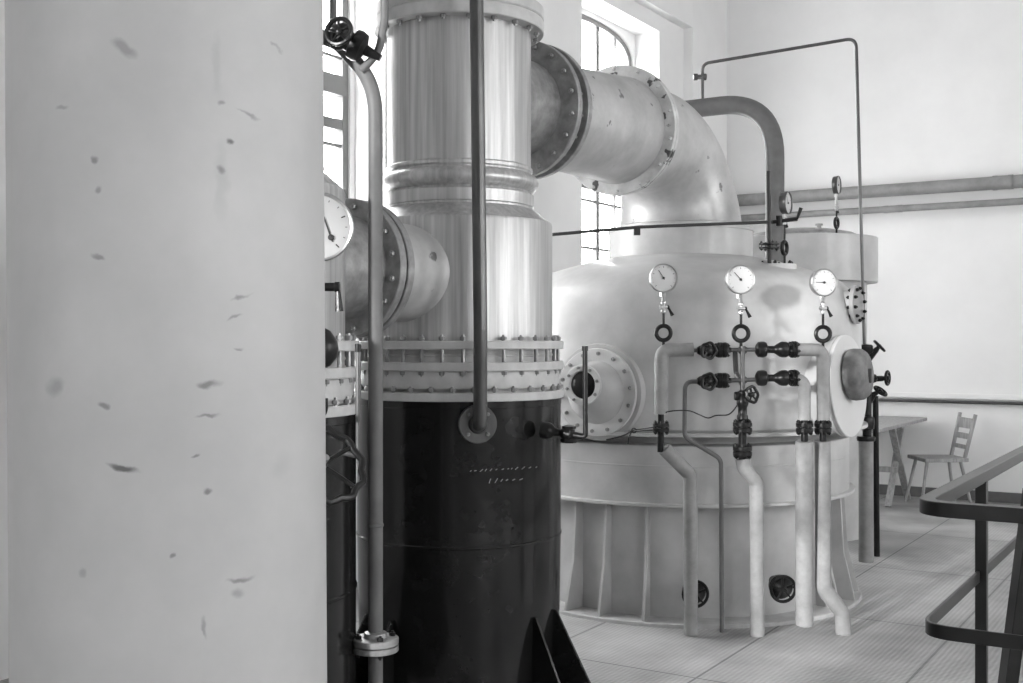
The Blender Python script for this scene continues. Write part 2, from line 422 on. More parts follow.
# flanged pipe plate and pipe in front of the column
d0 = 4.70
fc = P(477.5, 424, 4.744); fax = face(10)
t = thing('riser_pipe', 'straight dark steel pipe rising in front of the black column from a round bolted plate', 'pipe', fc)
bm = new(); lathe(bm, [(.078, -.012), (.080, -.008), (.080, .010), (.077, .013)], fc, fax, 40); fl = obj('flange', bm, 'steel', t)
bolts(fl, 'bolt', fc+fax*.014, fax, .058, 4, .002, .0085, 'bolt', 1, .5)
bm = new(); top = P(476, -160, 4.62)
tube(bm, fillet([fc-fax*.01, fc+fax*.075+Z_*.0, P(480.5, 330, 4.64), P(476.5, 5, 4.62), top], [.07, .05, .05], 8), .0285, 20); obj('tube', bm, 'steel', t)
bm = new(); lathe(bm, [(.028, .0), (.04, .002), (.033, .02), (.028, .022)], fc+fax*.012, fax, 24); obj('collar', bm, 'steel', t)

# drain cock with sight tube on the right of the black column
cp = P(549, 431, 4.86); cq = P(585.5, 437, 4.80); cdir = (cq-cp).normalized()
t = thing('drain_cock', 'black cock with upright tube on the right flank of the black column', 'valve', cp)
bm = new(); lathe(bm, [(.036, -.03), (.036, .0), (.03, .012), (.018, .026), (.015, .05), (.022, .06), (.03, .07), (.036, .078), (.036, .1), (.03, .106), (.016, .112), (.013, (cq-cp).length-.01)], cp, cdir, 20); obj('body', bm, 'iron', t)
bm = new(); k = cp+cdir*.09
lathe(bm, [(.03, -.036), (.036, -.03), (.036, -.018), (.02, -.012), (.02, .018), (.03, .024), (.03, .034), (.012, .04)], k, Z_, 6); obj('gland', bm, 'iron', t)
bm = new(); tube(bm, fillet([cq-cdir*.05, cq, P(585, 347, 4.80)], .012, 5), .0105, 14)
lathe(bm, [(.0135, 0), (.0135, .02)], P(585, 346, 4.80)-Z_*.02, Z_, 14); obj('sight_tube', bm, 'iron', t)

# left column: upright tube
cp = P(340, 452, 3.62); cq = P(358.2, 456, 3.58)
t = thing('sight_pipe', 'thin upright tube beside the half hidden column above a lobed handwheel', 'pipe', cp)
bm = new(); tube(bm, fillet([cp, cq, P(358.2, 346, 3.58)], .012, 5), .0085, 12); obj('tube', bm, 'steel', t)
bm = new(); lathe(bm, [(.0105, 0), (.0105, .025)], P(358.2, 352, 3.58), Z_, 12); obj('cap', bm, 'iron', t)

# lobed handwheel valve of the left column
wc = P(322, 463, 3.25); wax = (W(.48, -.62, .62)).normalized(); col_in = (V((C2.x, C2.y, 0))-V((wc.x, wc.y, 0))).normalized()
t = thing('stop_valve', 'black valve with large lobed handwheel beside the pale foreground cylinder', 'valve', wc)
bm = new(); wheel(bm, wc, wax, .125, .0105, 5, lambda s: .045*math.cos(2*PI*s*11)); obj('handwheel', bm, 'iron', t)
bm = new(); tube(bm, [wc+wax*.03, wc-wax*.12], .011, 12); obj('stem', bm, 'bolt', t)
bm = new(); b0 = wc-wax*.12
lathe(bm, [(.02, .03), (.035, .02), (.035, 0), (.05, -.03), (.055, -.06), (.035, -.1)], b0, wax, 20)
tube(bm, [b0-wax*.06, b0-wax*.06+col_in*.14], .03, 16); obj('body', bm, 'iron', t)

# ------------------------------------------------------------------ ducts
AX = Y_.copy()
def ringflange(bm, c, ax, r, R, th, seg=64):
    hoop(bm, [(r, -th/2), (R-.003, -th/2), (R, -th/2+.003), (R, th/2-.003), (R-.003, th/2), (r, th/2)], V(c), ax, seg)
# lower duct between the two columns
zc = 1.84
t = thing('connecting_duct', 'short fat flanged duct low between the two columns', 'duct', V((XL, (C1.y+C2.y)/2, zc)))
yf = C1.y-.745
bm = new(); lathe(bm, [(.205, 0), (.205, yf-C2.y-.34)], V((XL, C2.y+.34, zc)), AX, 64); obj('pipe', bm, 'ring', t)
bm = new(); lathe(bm, [(.205, 0), (.205, .34), (.205, .40), (.206, .5)], V((XL, yf, zc)), AX, 64); obj('pipe', bm, 'duct', t)
f1 = None
for yy in (yf-.026, yf+.026):
    bm = new(); ringflange(bm, (XL, yy, zc), AX, .2, .275, .04); ff = obj('flange', bm, 'ring', t)
    if yy < yf: f1 = ff
bolts(f1, 'bolt', (XL, yf, zc), AX, .243, 16, .098, .0125, 'bolt', 2, .5)
# upper duct from column to elbow
a0 = V((XL, C1.y+.20, 2.685)); af = V((XL, T1.y-1.88, 2.695)); ae = V((XL, T1.y-.866, 2.752))
ax = (ae-af).normalized()
t = thing('vapour_duct', 'pale fat duct high between black column top and tank elbow', 'duct', af)
bm = new(); tube(bm, [a0, af], .235, 64); obj('pipe', bm, 'ring', t)
LL = (ae-af).length
bm = new(); lathe(bm, [(.235, -.03), (.24, .04), (.26, .10), (.298, LL-.06), (.31, LL)], af, ax, 72); obj('pipe', bm, 'duct', t)
first = None
for k in (-.05, .05):
    bm = new(); ringflange(bm, af+ax*k, ax, .23, .335, .04); ff = obj('flange', bm, 'ring', t); first = first or ff
bolts(first, 'bolt', af, ax, .303, 18, .146, .013, 'bolt', 2, .5)
bm = new(); ringflange(bm, ae-ax*.022, ax, .295, .365, .028, 72); ff = obj('flange', bm, 'chip', t)
bolts(ff, 'bolt', ae-ax*.0, ax, .345, 14, .075, .010, 'chip', 2, .5)
# elbow
t = thing('duct_elbow', 'large pale right angle elbow standing on the domed tank', 'duct', V((XL, T1.y, 2.26)))
bm = new(); ringflange(bm, ae+ax*.012, ax, .28, .365, .028, 72); obj('flange', bm, 'chip', t)
pts, rs = [], []
zb, Rb = 2.27, 2.752-2.27
y0 = T1.y-Rb
p0 = ae; 
n = 18
pts.append(p0); rs.append(.305)
pts.append(V((XL, (p0.y+y0)/2-.0, 2.754))); rs.append(.308)
for i in range(n+1):
    a = PI/2*i/n
    pts.append(V((XL, y0+Rb*math.sin(a), zb+Rb*math.cos(a)))); rs.append(.31+.075*(i/n)**1.4)
bm = new(); tube(bm, pts, rs, 72); obj('bend', bm, 'duct', t)
bm = new(); lathe(bm, [(.36, 2.255), (.412, 2.255), (.412, 2.272), (.39, 2.28), (.36, 2.28)], T1.copy(), Z_, 72); obj('flange', bm, 'duct', t)

# ------------------------------------------------------------------ tank 1
t = tk = thing('domed_tank', 'big pale domed tank with elbow on top, gauges and pipework in front', 'tank', T1)
def L(name, prof, m, base=T1, seg=120, ang=24, parent=None):
    bm = new(); lathe(bm, prof, base, Z_, seg); return obj(name, bm, m, parent or t, ang)
L('shell', [(1.06, 1.03), (1.1, 1.07), (1.1, 1.64), (1.095, 1.73), (1.075, 1.80), (1.04, 1.86), (.98, 1.915), (.88, 1.962), (.76, 2.0), (.6, 2.045), (.45, 2.075)], 'tank')
L('collar', [(.452, 2.05), (.452, 2.235), (.46, 2.238), (.46, 2.254), (.45, 2.258), (.2, 2.258)], 'tank')
L('lip', [(1.03, 1.035), (1.135, 1.035), (1.137, 1.038), (1.137, 1.052), (1.135, 1.055), (1.03, 1.055)], 'tank')
L('skirt_band', [(1.03, .66), (1.03, .86), (1.032, .862), (1.032, .868), (1.03, .87), (1.03, .975), (1.02, .98), (.90, .98)], 'tank')
L('neck', [(.90, .978), (.90, 1.036)], 'tank')
L('lip', [(.97, .645), (1.06, .645), (1.062, .648), (1.062, .660), (1.06, .663), (.97, .663)], 'tank')
L('pedestal', [(.94, 0), (.94, .645)], 'tank')
L('base_ring', [(1.10, 0), (1.10, .018), (1.095, .022), (.93, .022)], 'flange')
for a in (-45, -33, -19, 48, 62, 76, 90, 120, 150, 180, 210, 240):
    d = face(a); s = d.cross(Z_); c = T1-s*.009; bm = new()
    prism(bm, [c+d*.93+Z_*.02, c+d*1.085+Z_*.02, c+d*1.08+Z_*.05, c+d*1.02+Z_*.30, c+d*1.0+Z_*.642, c+d*.93+Z_*.642], s*.018); obj('rib', bm, 'tank', t, bev=.002)
# front manhole (faces down the row of columns)
mz = 1.27; mc = V((XL-.005, T1.y-1.10, mz)); nd = V((0, -1, 0))
bm = new(); lathe(bm, [(.27, -.10), (.27, .0), (.265, .012), (.23, .014)], mc, nd, 64); mh = obj('nozzle', bm, 'tank', t)
bm = new(); lathe(bm, [(.24, .014), (.243, .016), (.243, .034), (.24, .037), (.0, .037)], mc, nd, 64); mf = obj('manhole_cover', bm, 'white', t)
bolts(mf, 'bolt', mc+nd*.038, nd, .215, 14, .004, .0115, 'bolt', 1, .3)
bm = new()
off = V((.0, 0, .045)); rows = []
for (r, h, k) in ((.175, .037, 0), (.165, .05, .1), (.11, .15, .9), (.098, .17, 1)):
    rows.append([bm.verts.new(mc+nd*h+off*k+X_*(r*math.cos(2*PI*i/48))+Z_*(r*math.sin(2*PI*i/48))) for i in range(48)])
for a, b in zip(rows, rows[1:]):
    for i in range(48): bm.faces.new((a[i], a[(i+1) % 48], b[(i+1) % 48], b[i]))
obj('cone', bm, 'tank', t)
sc_ = mc+nd*.17+off
bm = new(); hoop(bm, [(.07, 0), (.108, 0), (.11, .004), (.11, .018), (.107, .022), (.078, .022)], sc_, nd, 48); sf = obj('port_flange', bm, 'white', t)
bolts(sf, 'bolt', sc_+nd*.022, nd, .094, 8, .003, .009, 'bolt', 1, .3)
bm = new(); lathe(bm, [(.078, -.03), (.078, .006), (.074, .011), (.05, .02), (.0, .028)], sc_, nd, 40); obj('plug', bm, 'iron', t)
# side hatch (faces the hall)
hz = 1.285; hd = V((.9976, -.07, .06)).normalized(); hc = V((XL+1.125, T1.y-.28, 1.30))
bm = new(); lathe(bm, [(.262, -.30), (.262, -.02)], hc, hd, 64); obj('hatch_neck', bm, 'tank', t)
bm = new(); lathe(bm, [(.283, -.022), (.286, -.018), (.286, -.004), (.283, .0)], hc, hd, 72); obj('hatch_rim', bm, 'tank', t)
bm = new(); lathe(bm, [(.285, .002), (.288, .005), (.288, .020), (.284, .024), (.0, .026)], hc, hd, 72); obj('hatch_cover', bm, 'white', t)
kc = hc+hd*.026+V((0, 0, .062))
bm = new(); lathe(bm, [(.130, 0), (.143, .01), (.146, .03), (.142, .07), (.126, .092), (.09, .106), (.05, .108), (0, .106)], kc, hd, 56); lid = obj('hatch_lid', bm, 'lid', t)
bm = new(); box(bm, kc+hd*.108+V((0, -.0, -.01)), (.03, .012, .08)); obj('slot_plate', bm, 'mark', lid, bev=.004)
# small bolted blind flange on the shoulder, hall side
bd = V((.999, -.02, .03)).normalized(); bc = V((XL+1.105, T1.y-.02, 1.765))
bm = new(); lathe(bm, [(.085, -.16), (.085, 0), (.112, .0), (.114, .004), (.114, .02), (.11, .024), (0, .026)], bc, bd, 40); bf = obj('blind_flange', bm, 'wallpipe', t)
bolts(bf, 'bolt', bc+bd*.012, bd, .094, 10, .03, .011, 'iron', 2, .3)

# rear tank
t = thing('rear_tank', 'smaller pale tank with overhanging drum shaped cap behind the domed tank', 'tank', T2)
L('body', [(.505, 0), (.505, 2.04)], 'tank', T2)
L('cap', [(.50, 2.02), (.585, 2.02), (.59, 2.025), (.59, 2.375), (.585, 2.38), (.40, 2.382)], 'tank', T2)
L('crown', [(.45, 2.37), (.45, 2.40), (.40, 2.425), (.25, 2.455), (0, 2.465)], 'ring', T2)
bm = new(); c = P(819, 229.5, 9.0); lathe(bm, [(.028, -.06), (.028, .03), (.018, .035), (.018, .05), (.03, .05), (.03, .065)], c-Z_*.02, Z_, 8); obj('plug', bm, 'chrome', t)

# ------------------------------------------------------------------ gauges
def top_stem(t, c, n, r, depth):
    top = c-Z_*r*.95-n*depth*.5; bm = new()
    tube(bm, [top, top-Z_*.17], .0085, 12)
    for dz in (.012, .045, .115): lathe(bm, [(.018, -.009), (.018, .009)], top-Z_*dz, Z_, 6)
    return obj('stem', bm, 'chrome', t)
def gauge(label, c, yaw, r, y_cock, y_loop, rl, end, lever=1, group='round pressure gauges', m_ring='iron', needle=2.2, px=None, loop_yaw=0, depth=.032, hub=(0, 0), plain=False):
    """c: dial centre, y_*: heights (m) below the dial; end: point the siphon joins"""
    n = face(yaw); s = V((-n.y, n.x, 0)); cm = 'chrome' if abs(yaw) < 40 else 'steel'
    if s.dot(RIGHT) < 0: s = -s
    t = thing('pressure_gauge', label, 'gauge', end, group)
    bm = new(); lathe(bm, [(r*.7, -depth), (r*.93, -depth), (r*.96, -depth*.9), (r*.96, -.004), (r, -.003), (r*1.0, .006), (r*.965, .010), (r*.91, .008), (r*.9, .001), (0, .001)], c, n, 48); cs = obj('case', bm, cm, t)
    bm = new(); lathe(bm, [(r*.9, .0015), (0, .002)], c, n, 48, caps=False); dl = obj('dial', bm, 'dial', t)
    bm = new()
    for k in range(13):
        a = math.radians(-135+270*k/12); d = s*math.sin(a)+Z_*math.cos(a); q = s*math.cos(a)-Z_*math.sin(a)
        ln = .12 if k % 3 == 0 else .06
        box(bm, c+n*.0026+d*(r*(.82-ln/2)), (r*.02 if k % 3 else r*.035, .0006, r*ln), q, n, d)
    obj('scale_marks', bm, 'mark', dl)
    bm = new(); d = -s*math.sin(needle)*1+Z_*math.cos(needle); d.normalize(); q = n.cross(d)
    hc_ = c+s*hub[0]*r+Z_*hub[1]*r
    box(bm, hc_+n*.004+d*r*.26, (r*.045, .001, r*.78), q, n, d); lathe(bm, [(r*.09, .002), (r*.09, .006), (r*.04, .008)], hc_, n, 12)
    obj('needle', bm, 'mark', dl)
    if plain: return t, top_stem(t, c, n, r, depth)
    # cock
    k = V((end.x, end.y, c.z-y_cock)); top = V((c.x, c.y, c.z-r*.95))-n*depth*.5
    bm = new(); tube(bm, [top, V((k.x, k.y, k.z+.03))], r*.13, 10); lathe(bm, [(r*.2, -.012), (r*.2, .012)], top-Z_*.012, Z_, 6); obj('stem', bm, 'chrome', t)
    bm = new(); lathe(bm, [(r*.12, -r*.42), (r*.19, -r*.36), (r*.19, -r*.22), (r*.13, -r*.18), (r*.15, 0), (r*.13, r*.18), (r*.19, r*.24), (r*.19, r*.36), (r*.12, r*.42)], k, Z_, 12)
    lathe(bm, [(r*.14, -r*.25), (r*.17, 0), (r*.14, r*.25)], k, s, 12); ck = obj('cock', bm, 'chrome', t)
    bm = new(); lathe(bm, [(r*.11, r*.2), (r*.14, r*.25), (r*.14, r*.36), (r*.1, r*.4)], k, s*lever, 10)
    h0 = k+s*lever*r*.32; h1 = h0+s*lever*r*.32-Z_*r*.58
    tube(bm, [h0, h0*.4+h1*.6, h1], [r*.07, r*.1, r*.14], 8); obj('lever', bm, 'iron', ck)
    # siphon
    lc = V((end.x, end.y, c.z-y_loop)); ln_ = face(loop_yaw); bm = new()
    torus(bm, lc, ln_, rl, rl*.30, 28, 10); tube(bm, [V((k.x, k.y, k.z-r*.3)), lc+Z_*rl], r*.095, 8); tube(bm, [lc-Z_*rl, end], r*.11, 8)
    obj('siphon', bm, m_ring, t)
    return t
D0 = 5.94; K = D0/F
gauge('round white gauge above the left lagged bend, leftmost of the three on the tank front', P(663.5, 278, D0), 8, 14.6*K, 29*K, 55*K, 7.2*K, P(663.5, 346, D0), needle=.6)
gauge('round white gauge above the cross pipe, middle one on the tank front', P(740.5, 279.5, D0), 9, 14.9*K, 29*K, 54*K, 7.4*K, P(741, 348, D0), needle=.75)
gauge('round white gauge with level needle above the right lagged bend by the side hatch', P(824, 282.5, D0+.06), 12, 14.2*K, 26*K, 52*K, 7.2*K, P(823, 347, D0+.06), needle=1.55)
gauge('small gauge turned sideways on the tank dome beside a thin upright rod', P(787.5, 203, 6.72), 58, 11.5*6.72/F, 17*6.72/F, 45*6.72/F, 6.5*6.72/F, P(784.5, 264, 6.72), needle=.6, loop_yaw=55)
gauge('small gauge turned sideways on top of the rear tank cap', P(838, 185, 8.95), 60, 9.2*8.95/F, 22*8.95/F, 38*8.95/F, 5*8.95/F, P(836.5, 233, 8.95), needle=.5, loop_yaw=55)
g, _st = gauge('large gauge half hidden by the pale foreground cylinder', P(318.5, 227, 3.3), 4, 35*3.3/F, 0, 0, 0, P(324, 400, 3.3), needle=.34, hub=(.36, -.30), plain=True)
bm = new(); q = P(320, 349, 3.3); tube(bm, [q+Z_*.05, P(322, 285, 3.3)], .008, 10); lathe(bm, [(.012, .062), (.03, .052), (.05, .022), (.053, 0), (.048, -.025), (.03, -.048), (.012, -.056)], q, Z_, 24); obj('bulb', bm, 'iron', g)
bm = new(); q = P(322, 287, 3.3); lathe(bm, [(.012, 0), (.0125, .035), (.015, .038), (.015, .05), (.011, .052)], q, RIGHT, 16); tube(bm, [q+RIGHT*.046-Z_*.008, q+RIGHT*.05-Z_*.07], [.007, .012], 10); obj('lever', bm, 'iron', g)
# its pipe back to the column
bm = new(); e = P(324, 400, 3.3); tube(bm, fillet([e+Z_*.005, e-Z_*.04, V((C2.x+.3, C2.y-.2, e.z-.04))], .03), .012, 10); obj('impulse_pipe', bm, 'iron', g)

# ------------------------------------------------------------------ manifold in front of the tank
def run(name, label, pts, r, m, fil, cat='pipe', seg=20, group=None, n=7):
    bm = new(); tube(bm, fillet(pts, fil, n), r, seg); o = obj(name, bm, m); return tag(o, label, cat, group)
def Q(px, py, dd=0.): return P(px, py, D0+dd)
def fpack(parent_t, c, ax, R, th, n, m='iron'):
    bm = new()
    for s in (-1, 1): lathe(bm, [(R*.55, -th*.45), (R, -th*.42), (R, th*.42), (R*.55, th*.45)], V(c)+V(ax)*s*th*.55, ax, 24)
    f = obj('flange', bm, m, parent_t); bolts(f, 'bolt', c, ax, R*.78, n, th*2.0, R*.2, m, 2, .5); return f
lr = 7.0*K
run('lagged_pipe', 'lagged bend on the left of the manifold, under the leftmost gauge', [Q(693, 349.5), Q(661.5, 350), Q(661, 414)], lr, 'lag', .05, group='lagged pipes before the tank')
t = thing('flange_joint', 'bolted black flange joint under the left lagged bend', 'flange', Q(660.5, 447), 'flange joints before the tank')
bm = new(); tube(bm, [Q(661, 413), Q(660.5, 452)], 3.2*K, 12); obj('nipple', bm, 'iron', t); fpack(t, Q(661, 427.5), Z_, 8.3*K, 4.2*K, 6)
run('lagged_pipe', 'lagged downpipe with slanting top, leftmost of the uprights reaching the floor before the tank', [Q(664.5, 449), Q(690, 474.5, .02), P(691, 634, 6.06)], 7.2*K, 'lag', .035, group='lagged pipes before the tank', n=4)
run('thin_pipe', 'thin bare pipe with a double bend between two lagged downpipes', [Q(702, 381.5), Q(685, 381.5), Q(684.5, 437), Q(721, 459), P(722, 632, 6.04)], 2.3*K, 'grey', [.05, .05, .06])
# cross of thin pipes
bm = new()
tube(bm, [Q(690, 350.5), Q(757, 349.5)], 2.2*K, 12); tube(bm, [Q(700, 381.5), Q(757, 379.5)], 2.2*K, 12)
tube(bm, [Q(742.5, 346), Q(742.5, 404)], 2.5*K, 12); tube(bm, fillet([Q(735, 351, .02), Q(736, 373, .05), Q(742, 384, .01)], .03), 2.6*K, 10)
for (x, y) in ((742.5, 350), (742.5, 380)): lathe(bm, [(3.2*K, -.02), (3.2*K, .02)], Q(x, y), Z_, 12); lathe(bm, [(3.2*K, -.02), (3.2*K, .02)], Q(x, y), RIGHT, 12)
tag(obj('cross_pipes', bm, 'steel'), 'ladder of thin steel pipes with two cross joints under the middle gauge', 'pipe')
def inline_valve(label, y):
    t = thing('stop_valve', label, 'valve', Q(706, y), 'black valves of the manifold')
    c = Q(706, y)
    bm = new(); lathe(bm, [(3*K, -9*K), (4.5*K, -7*K), (6*K, -3*K), (6*K, 3*K), (4*K, 7*K), (3*K, 9.5*K)], c, RIGHT, 20)
    lathe(bm, [(4*K, 0), (4*K, 8*K), (5.5*K, 8.5*K), (5.5*K, 10*K), (3*K, 13*K)], c, -AWAY, 16); obj('body', bm, 'iron', t)
    bm = new(); tube(bm, [c-AWAY*10*K, c-AWAY*18*K], 1.2*K, 8); obj('stem', bm, 'iron', t)
    bm = new(); wheel(bm, c-AWAY*16*K, face(14), 7.4*K, 1.7*K, 5, lambda q: .07*math.cos(2*PI*q*5)); obj('handwheel', bm, 'iron', t)
    c2 = Q(722, y-.5)
    bm = new(); lathe(bm, [(2.5*K, -8*K), (3*K, -6*K), (7.2*K, -5*K), (7.8*K, -4*K), (7.8*K, -.6*K), (7*K, -.2*K), (7*K, .2*K), (7.8*K, .6*K), (7.8*K, 4*K), (7*K, 5*K), (3*K, 6*K), (2.5*K, 9*K)], c2, RIGHT, 24); u = obj('union', bm, 'iron', t)
    bolts(u, 'bolt', c2, RIGHT, 5.8*K, 6, 10*K, 1.5*K, 'iron', 2, .2)
    return t
inline_valve('black valve with spoked handwheel on the upper row left of the cross', 350.5)
inline_valve('black valve with spoked handwheel on the lower row left of the cross', 381)
def check_valve(label, y):
    t = thing('check_valve', label, 'valve', Q(775, y), 'bell shaped check valves')
    c = Q(775, y)
    bm = new(); lathe(bm, [(2.4*K, -20*K), (5*K, -19*K), (7.6*K, -17*K), (8*K, -14*K), (8*K, -11*K), (7.2*K, -9*K), (4*K, -7.5*K), (3.6*K, -6*K), (3.6*K, -1*K), (5*K, 1*K), (7*K, 4*K), (8*K, 7*K), (8*K, 11*K), (6.8*K, 13*K), (4*K, 14.2*K), (4*K, 19*K)], c, RIGHT, 28); obj('body', bm, 'iron', t)
    f = c+RIGHT*18.8*K; bm = new(); lathe(bm, [(4*K, -2.6*K), (8.2*K, -2.4*K), (8.5*K, -2*K), (8.5*K, -.6*K), (7.6*K, -.3*K), (7.6*K, .3*K), (8.5*K, .6*K), (8.5*K, 2*K), (8.2*K, 2.4*K), (4*K, 2.6*K)], f, RIGHT, 24); u = obj('flange', bm, 'iron', t)
    bolts(u, 'bolt', f, RIGHT, 6.8*K, 6, 5.4*K, 1.5*K, 'iron', 2, .2)
check_valve('bell shaped black check valve on the upper row right of the cross', 349.5)
check_valve('bell shaped black check valve on the lower row right of the cross', 378)
run('lagged_pipe', 'lagged bend on the upper right of the manifold beside the side hatch', [Q(794, 349.5), Q(823, 350, .06), Q(823.5, 420, .06)], 6.6*K, 'lag', .055, group='lagged pipes before the tank')
run('lagged_pipe', 'lagged quarter bend on the lower right of the manifold', [Q(794, 378), Q(804.5, 382, .0), Q(804.5, 420, .0)], 6.0*K, 'lag', .05, group='lagged pipes before the tank')
for (x, dd, lab) in ((804.5, 0, 'bolted black flange joint under the lower right lagged bend'), (823, .06, 'bolted black flange joint under the upper right lagged bend, nearest the hatch')):
    t = thing('flange_joint', lab, 'flange', Q(x, 442, dd), 'flange joints before the tank')
    bm = new(); tube(bm, [Q(x, 415, dd), Q(x, 444, dd)], 3.6*K, 12); obj('nipple', bm, 'iron', t); fpack(t, Q(x, 427.5, dd), Z_, 8.6*K, 4.6*K, 6)
run('lagged_pipe', 'thick lagged upright behind and left of the one with a kicked foot', [Q(804.5, 441), P(804.5, 624, 6.09)], 9.0*K, 'lag', .02, group='lagged pipes before the tank')
run('lagged_pipe', 'thick lagged upright whose foot kicks sideways near the floor, rightmost before the tank', [Q(822.5, 441, .06), P(823.5, 588, 6.08), P(842, 612, 6.1), P(843.5, 634, 6.1)], 8.0*K, 'lag', [.08, .05], group='lagged pipes before the tank', n=5)
# centre drop
t = thing('drop_valve', 'black valve stack with side handwheel hanging below the cross pipes', 'valve', Q(742.5, 462), 'black valves of the manifold')
bm = new(); c = Q(742.5, 399)
lathe(bm, [(2.5*K, -9*K), (5*K, -7.5*K), (5*K, -5*K), (4*K, -4*K), (6*K, 2*K), (6*K, 5*K), (4.5*K, 9*K), (4.5*K, 15*K), (5.6*K, 17*K), (5.6*K, 20*K), (4*K, 22*K), (4*K, 62*K)], c, -Z_, 20)
lathe(bm, [(4*K, -8*K), (4.6*K, -7*K), (4.6*K, -4*K), (3*K, -2*K), (3*K, 4*K)], c+Z_*3*K, RIGHT, 14); obj('body', bm, 'iron', t)
wd = (RIGHT*.55-AWAY*.8+Z_*.15).normalized()
bm = new(); tube(bm, [c+Z_*3*K, c+Z_*3*K+wd*14*K], 1.3*K, 8); obj('stem', bm, 'iron', t)
bm = new(); wheel(bm, c+Z_*3*K+wd*13*K, wd, 7.8*K, 1.6*K, 5, lambda q: .06*math.cos(2*PI*q*5)); obj('handwheel', bm, 'iron', t)
fpack(t, Q(742.5, 427), Z_, 9.6*K, 4.6*K, 6); fpack(t, Q(742.5, 451), Z_, 9.6*K, 4.6*K, 6)
run('lagged_pipe', 'lagged downpipe with mitred bend, under the hanging valve stack', [Q(742.5, 459), Q(744, 468), Q(756.5, 482, .02), P(757.5, 635, 6.05)], 7.2*K, 'lag', [.03, .04], group='lagged pipes before the tank', n=3)
# low valves near the floor
for (px, py, lab) in ((694, 592, 'black handwheel valve low on the tank pedestal behind the leftmost lagged upright'), (781, 587, 'black handwheel valve low on the tank pedestal between two thick uprights')):
    c = P(px, py, 6.16); t = thing('drain_valve', lab, 'valve', c, 'drain valves on the pedestal')
    bm = new(); wheel(bm, c-AWAY*.05, face(8), 13*K, 1.7*K, 5); obj('handwheel', bm, 'iron', t)
    bm = new(); lathe(bm, [(.03, .16), (.035, .06), (.06, .04), (.064, .0), (.05, -.02), (.02, -.05), (.01, -.09)], c, AWAY, 20); obj('body', bm, 'iron', t)
    if px > 750:
        bm = new(); tube(bm, [c+RIGHT*.0+AWAY*.02, c+RIGHT*.12-Z_*.005], .007, 8); obj('spindle', bm, 'iron', t)
# loose wire
bm = new()
wp = [Q(661, 415, -.01), Q(667, 412, -.03), Q(678, 410.5, -.04), Q(690, 411, -.05), Q(700, 415, -.05), Q(708, 418, -.03), Q(716, 415.5, 0), Q(727, 415, .0), Q(733, 411, .02), Q(738, 404, .02)]
def smooth(ps, k=5):
    out = []
    for i in range(len(ps)-1):
        a, b, c, d = ps[max(i-1, 0)], ps[i], ps[i+1], ps[min(i+2, len(ps)-1)]
        for j in range(k):
            s = j/k; out.append(.5*((2*b)+(c-a)*s+(2*a-5*b+4*c-d)*s*s+(3*b-a-3*c+d)*s**3))
    return out+[ps[-1]]
tube(bm, smooth(wp), .0035, 6); tag(obj('wire', bm, 'iron'), 'thin sagging wire strung from the left flange joint to the hanging valve', 'wire')
bm = new()
tube(bm, smooth([Q(654, 427, 0), Q(644, 428.5, .05), Q(634, 430, .1), Q(622, 436, .12), Q(606, 440, .14)]), .004, 6); tube(bm, smooth([Q(654, 430, 0), Q(640, 431, .05), Q(633, 431, .09), Q(629, 437, .06), Q(628, 444, .06)]), .0035, 6)
torus(bm, Q(634, 430.5, .09), face(0), .012, .003, 14, 6)
tag(obj('wire', bm, 'iron'), 'twisted wire ends dangling beside the round manhole', 'wire')
# thin rod across the tank collar
bm = new(); tube(bm, [P(530, 236.5, 6.25), P(640, 227, 6.5), P(783, 221.5, 6.72)], .0095, 10); box(bm, P(637, 229, 6.49)-Z_*.015, (.035, .03, .04), RIGHT, AWAY)
tag(obj('thin_rod', bm, 'rod'), 'thin dark rod running level across the front of the tank collar', 'rod')
# fitting on dome with upright rod
fb = P(777, 266.5, 6.72)
t = thing('vent_fitting', 'upright vent rod with round flange on the right shoulder of the dome', 'pipe', fb)
bm = new(); lathe(bm, [(.11, -.04), (.112, 0), (.11, .012), (.0, .014)], fb, Z_, 40); pf = obj('base_plate', bm, 'flange', t)
bolts(pf, 'bolt', fb+Z_*.012, Z_, .09, 6, .004, .011, 'iron', 1, .2)
bm = new(); tube(bm, [P(769.5, 266, 6.70), P(768.5, 171, 6.70)], .0125, 12); obj('rod', bm, 'rod', t)
bm = new()
for yy in (244, 248): lathe(bm, [(.03, 0), (.058, .002), (.058, .011), (.03, .013)], P(769, yy, 6.70)-Z_*.006, Z_, 24)
fl = obj('flange', bm, 'iron', t); bolts(fl, 'bolt', P(769, 246, 6.70), Z_, .047, 4, .03, .008, 'iron', 2, .5)
bm = new(); tube(bm, [P(772, 222, 6.70), P(797, 219, 6.72)], .012, 8); lathe(bm, [(.02, -.03), (.02, .03)], P(779, 221, 6.71), Z_, 8); tube(bm, [P(797, 219, 6.72), P(801, 208, 6.72)], [.007, .012], 8); obj('cock', bm, 'iron', t)

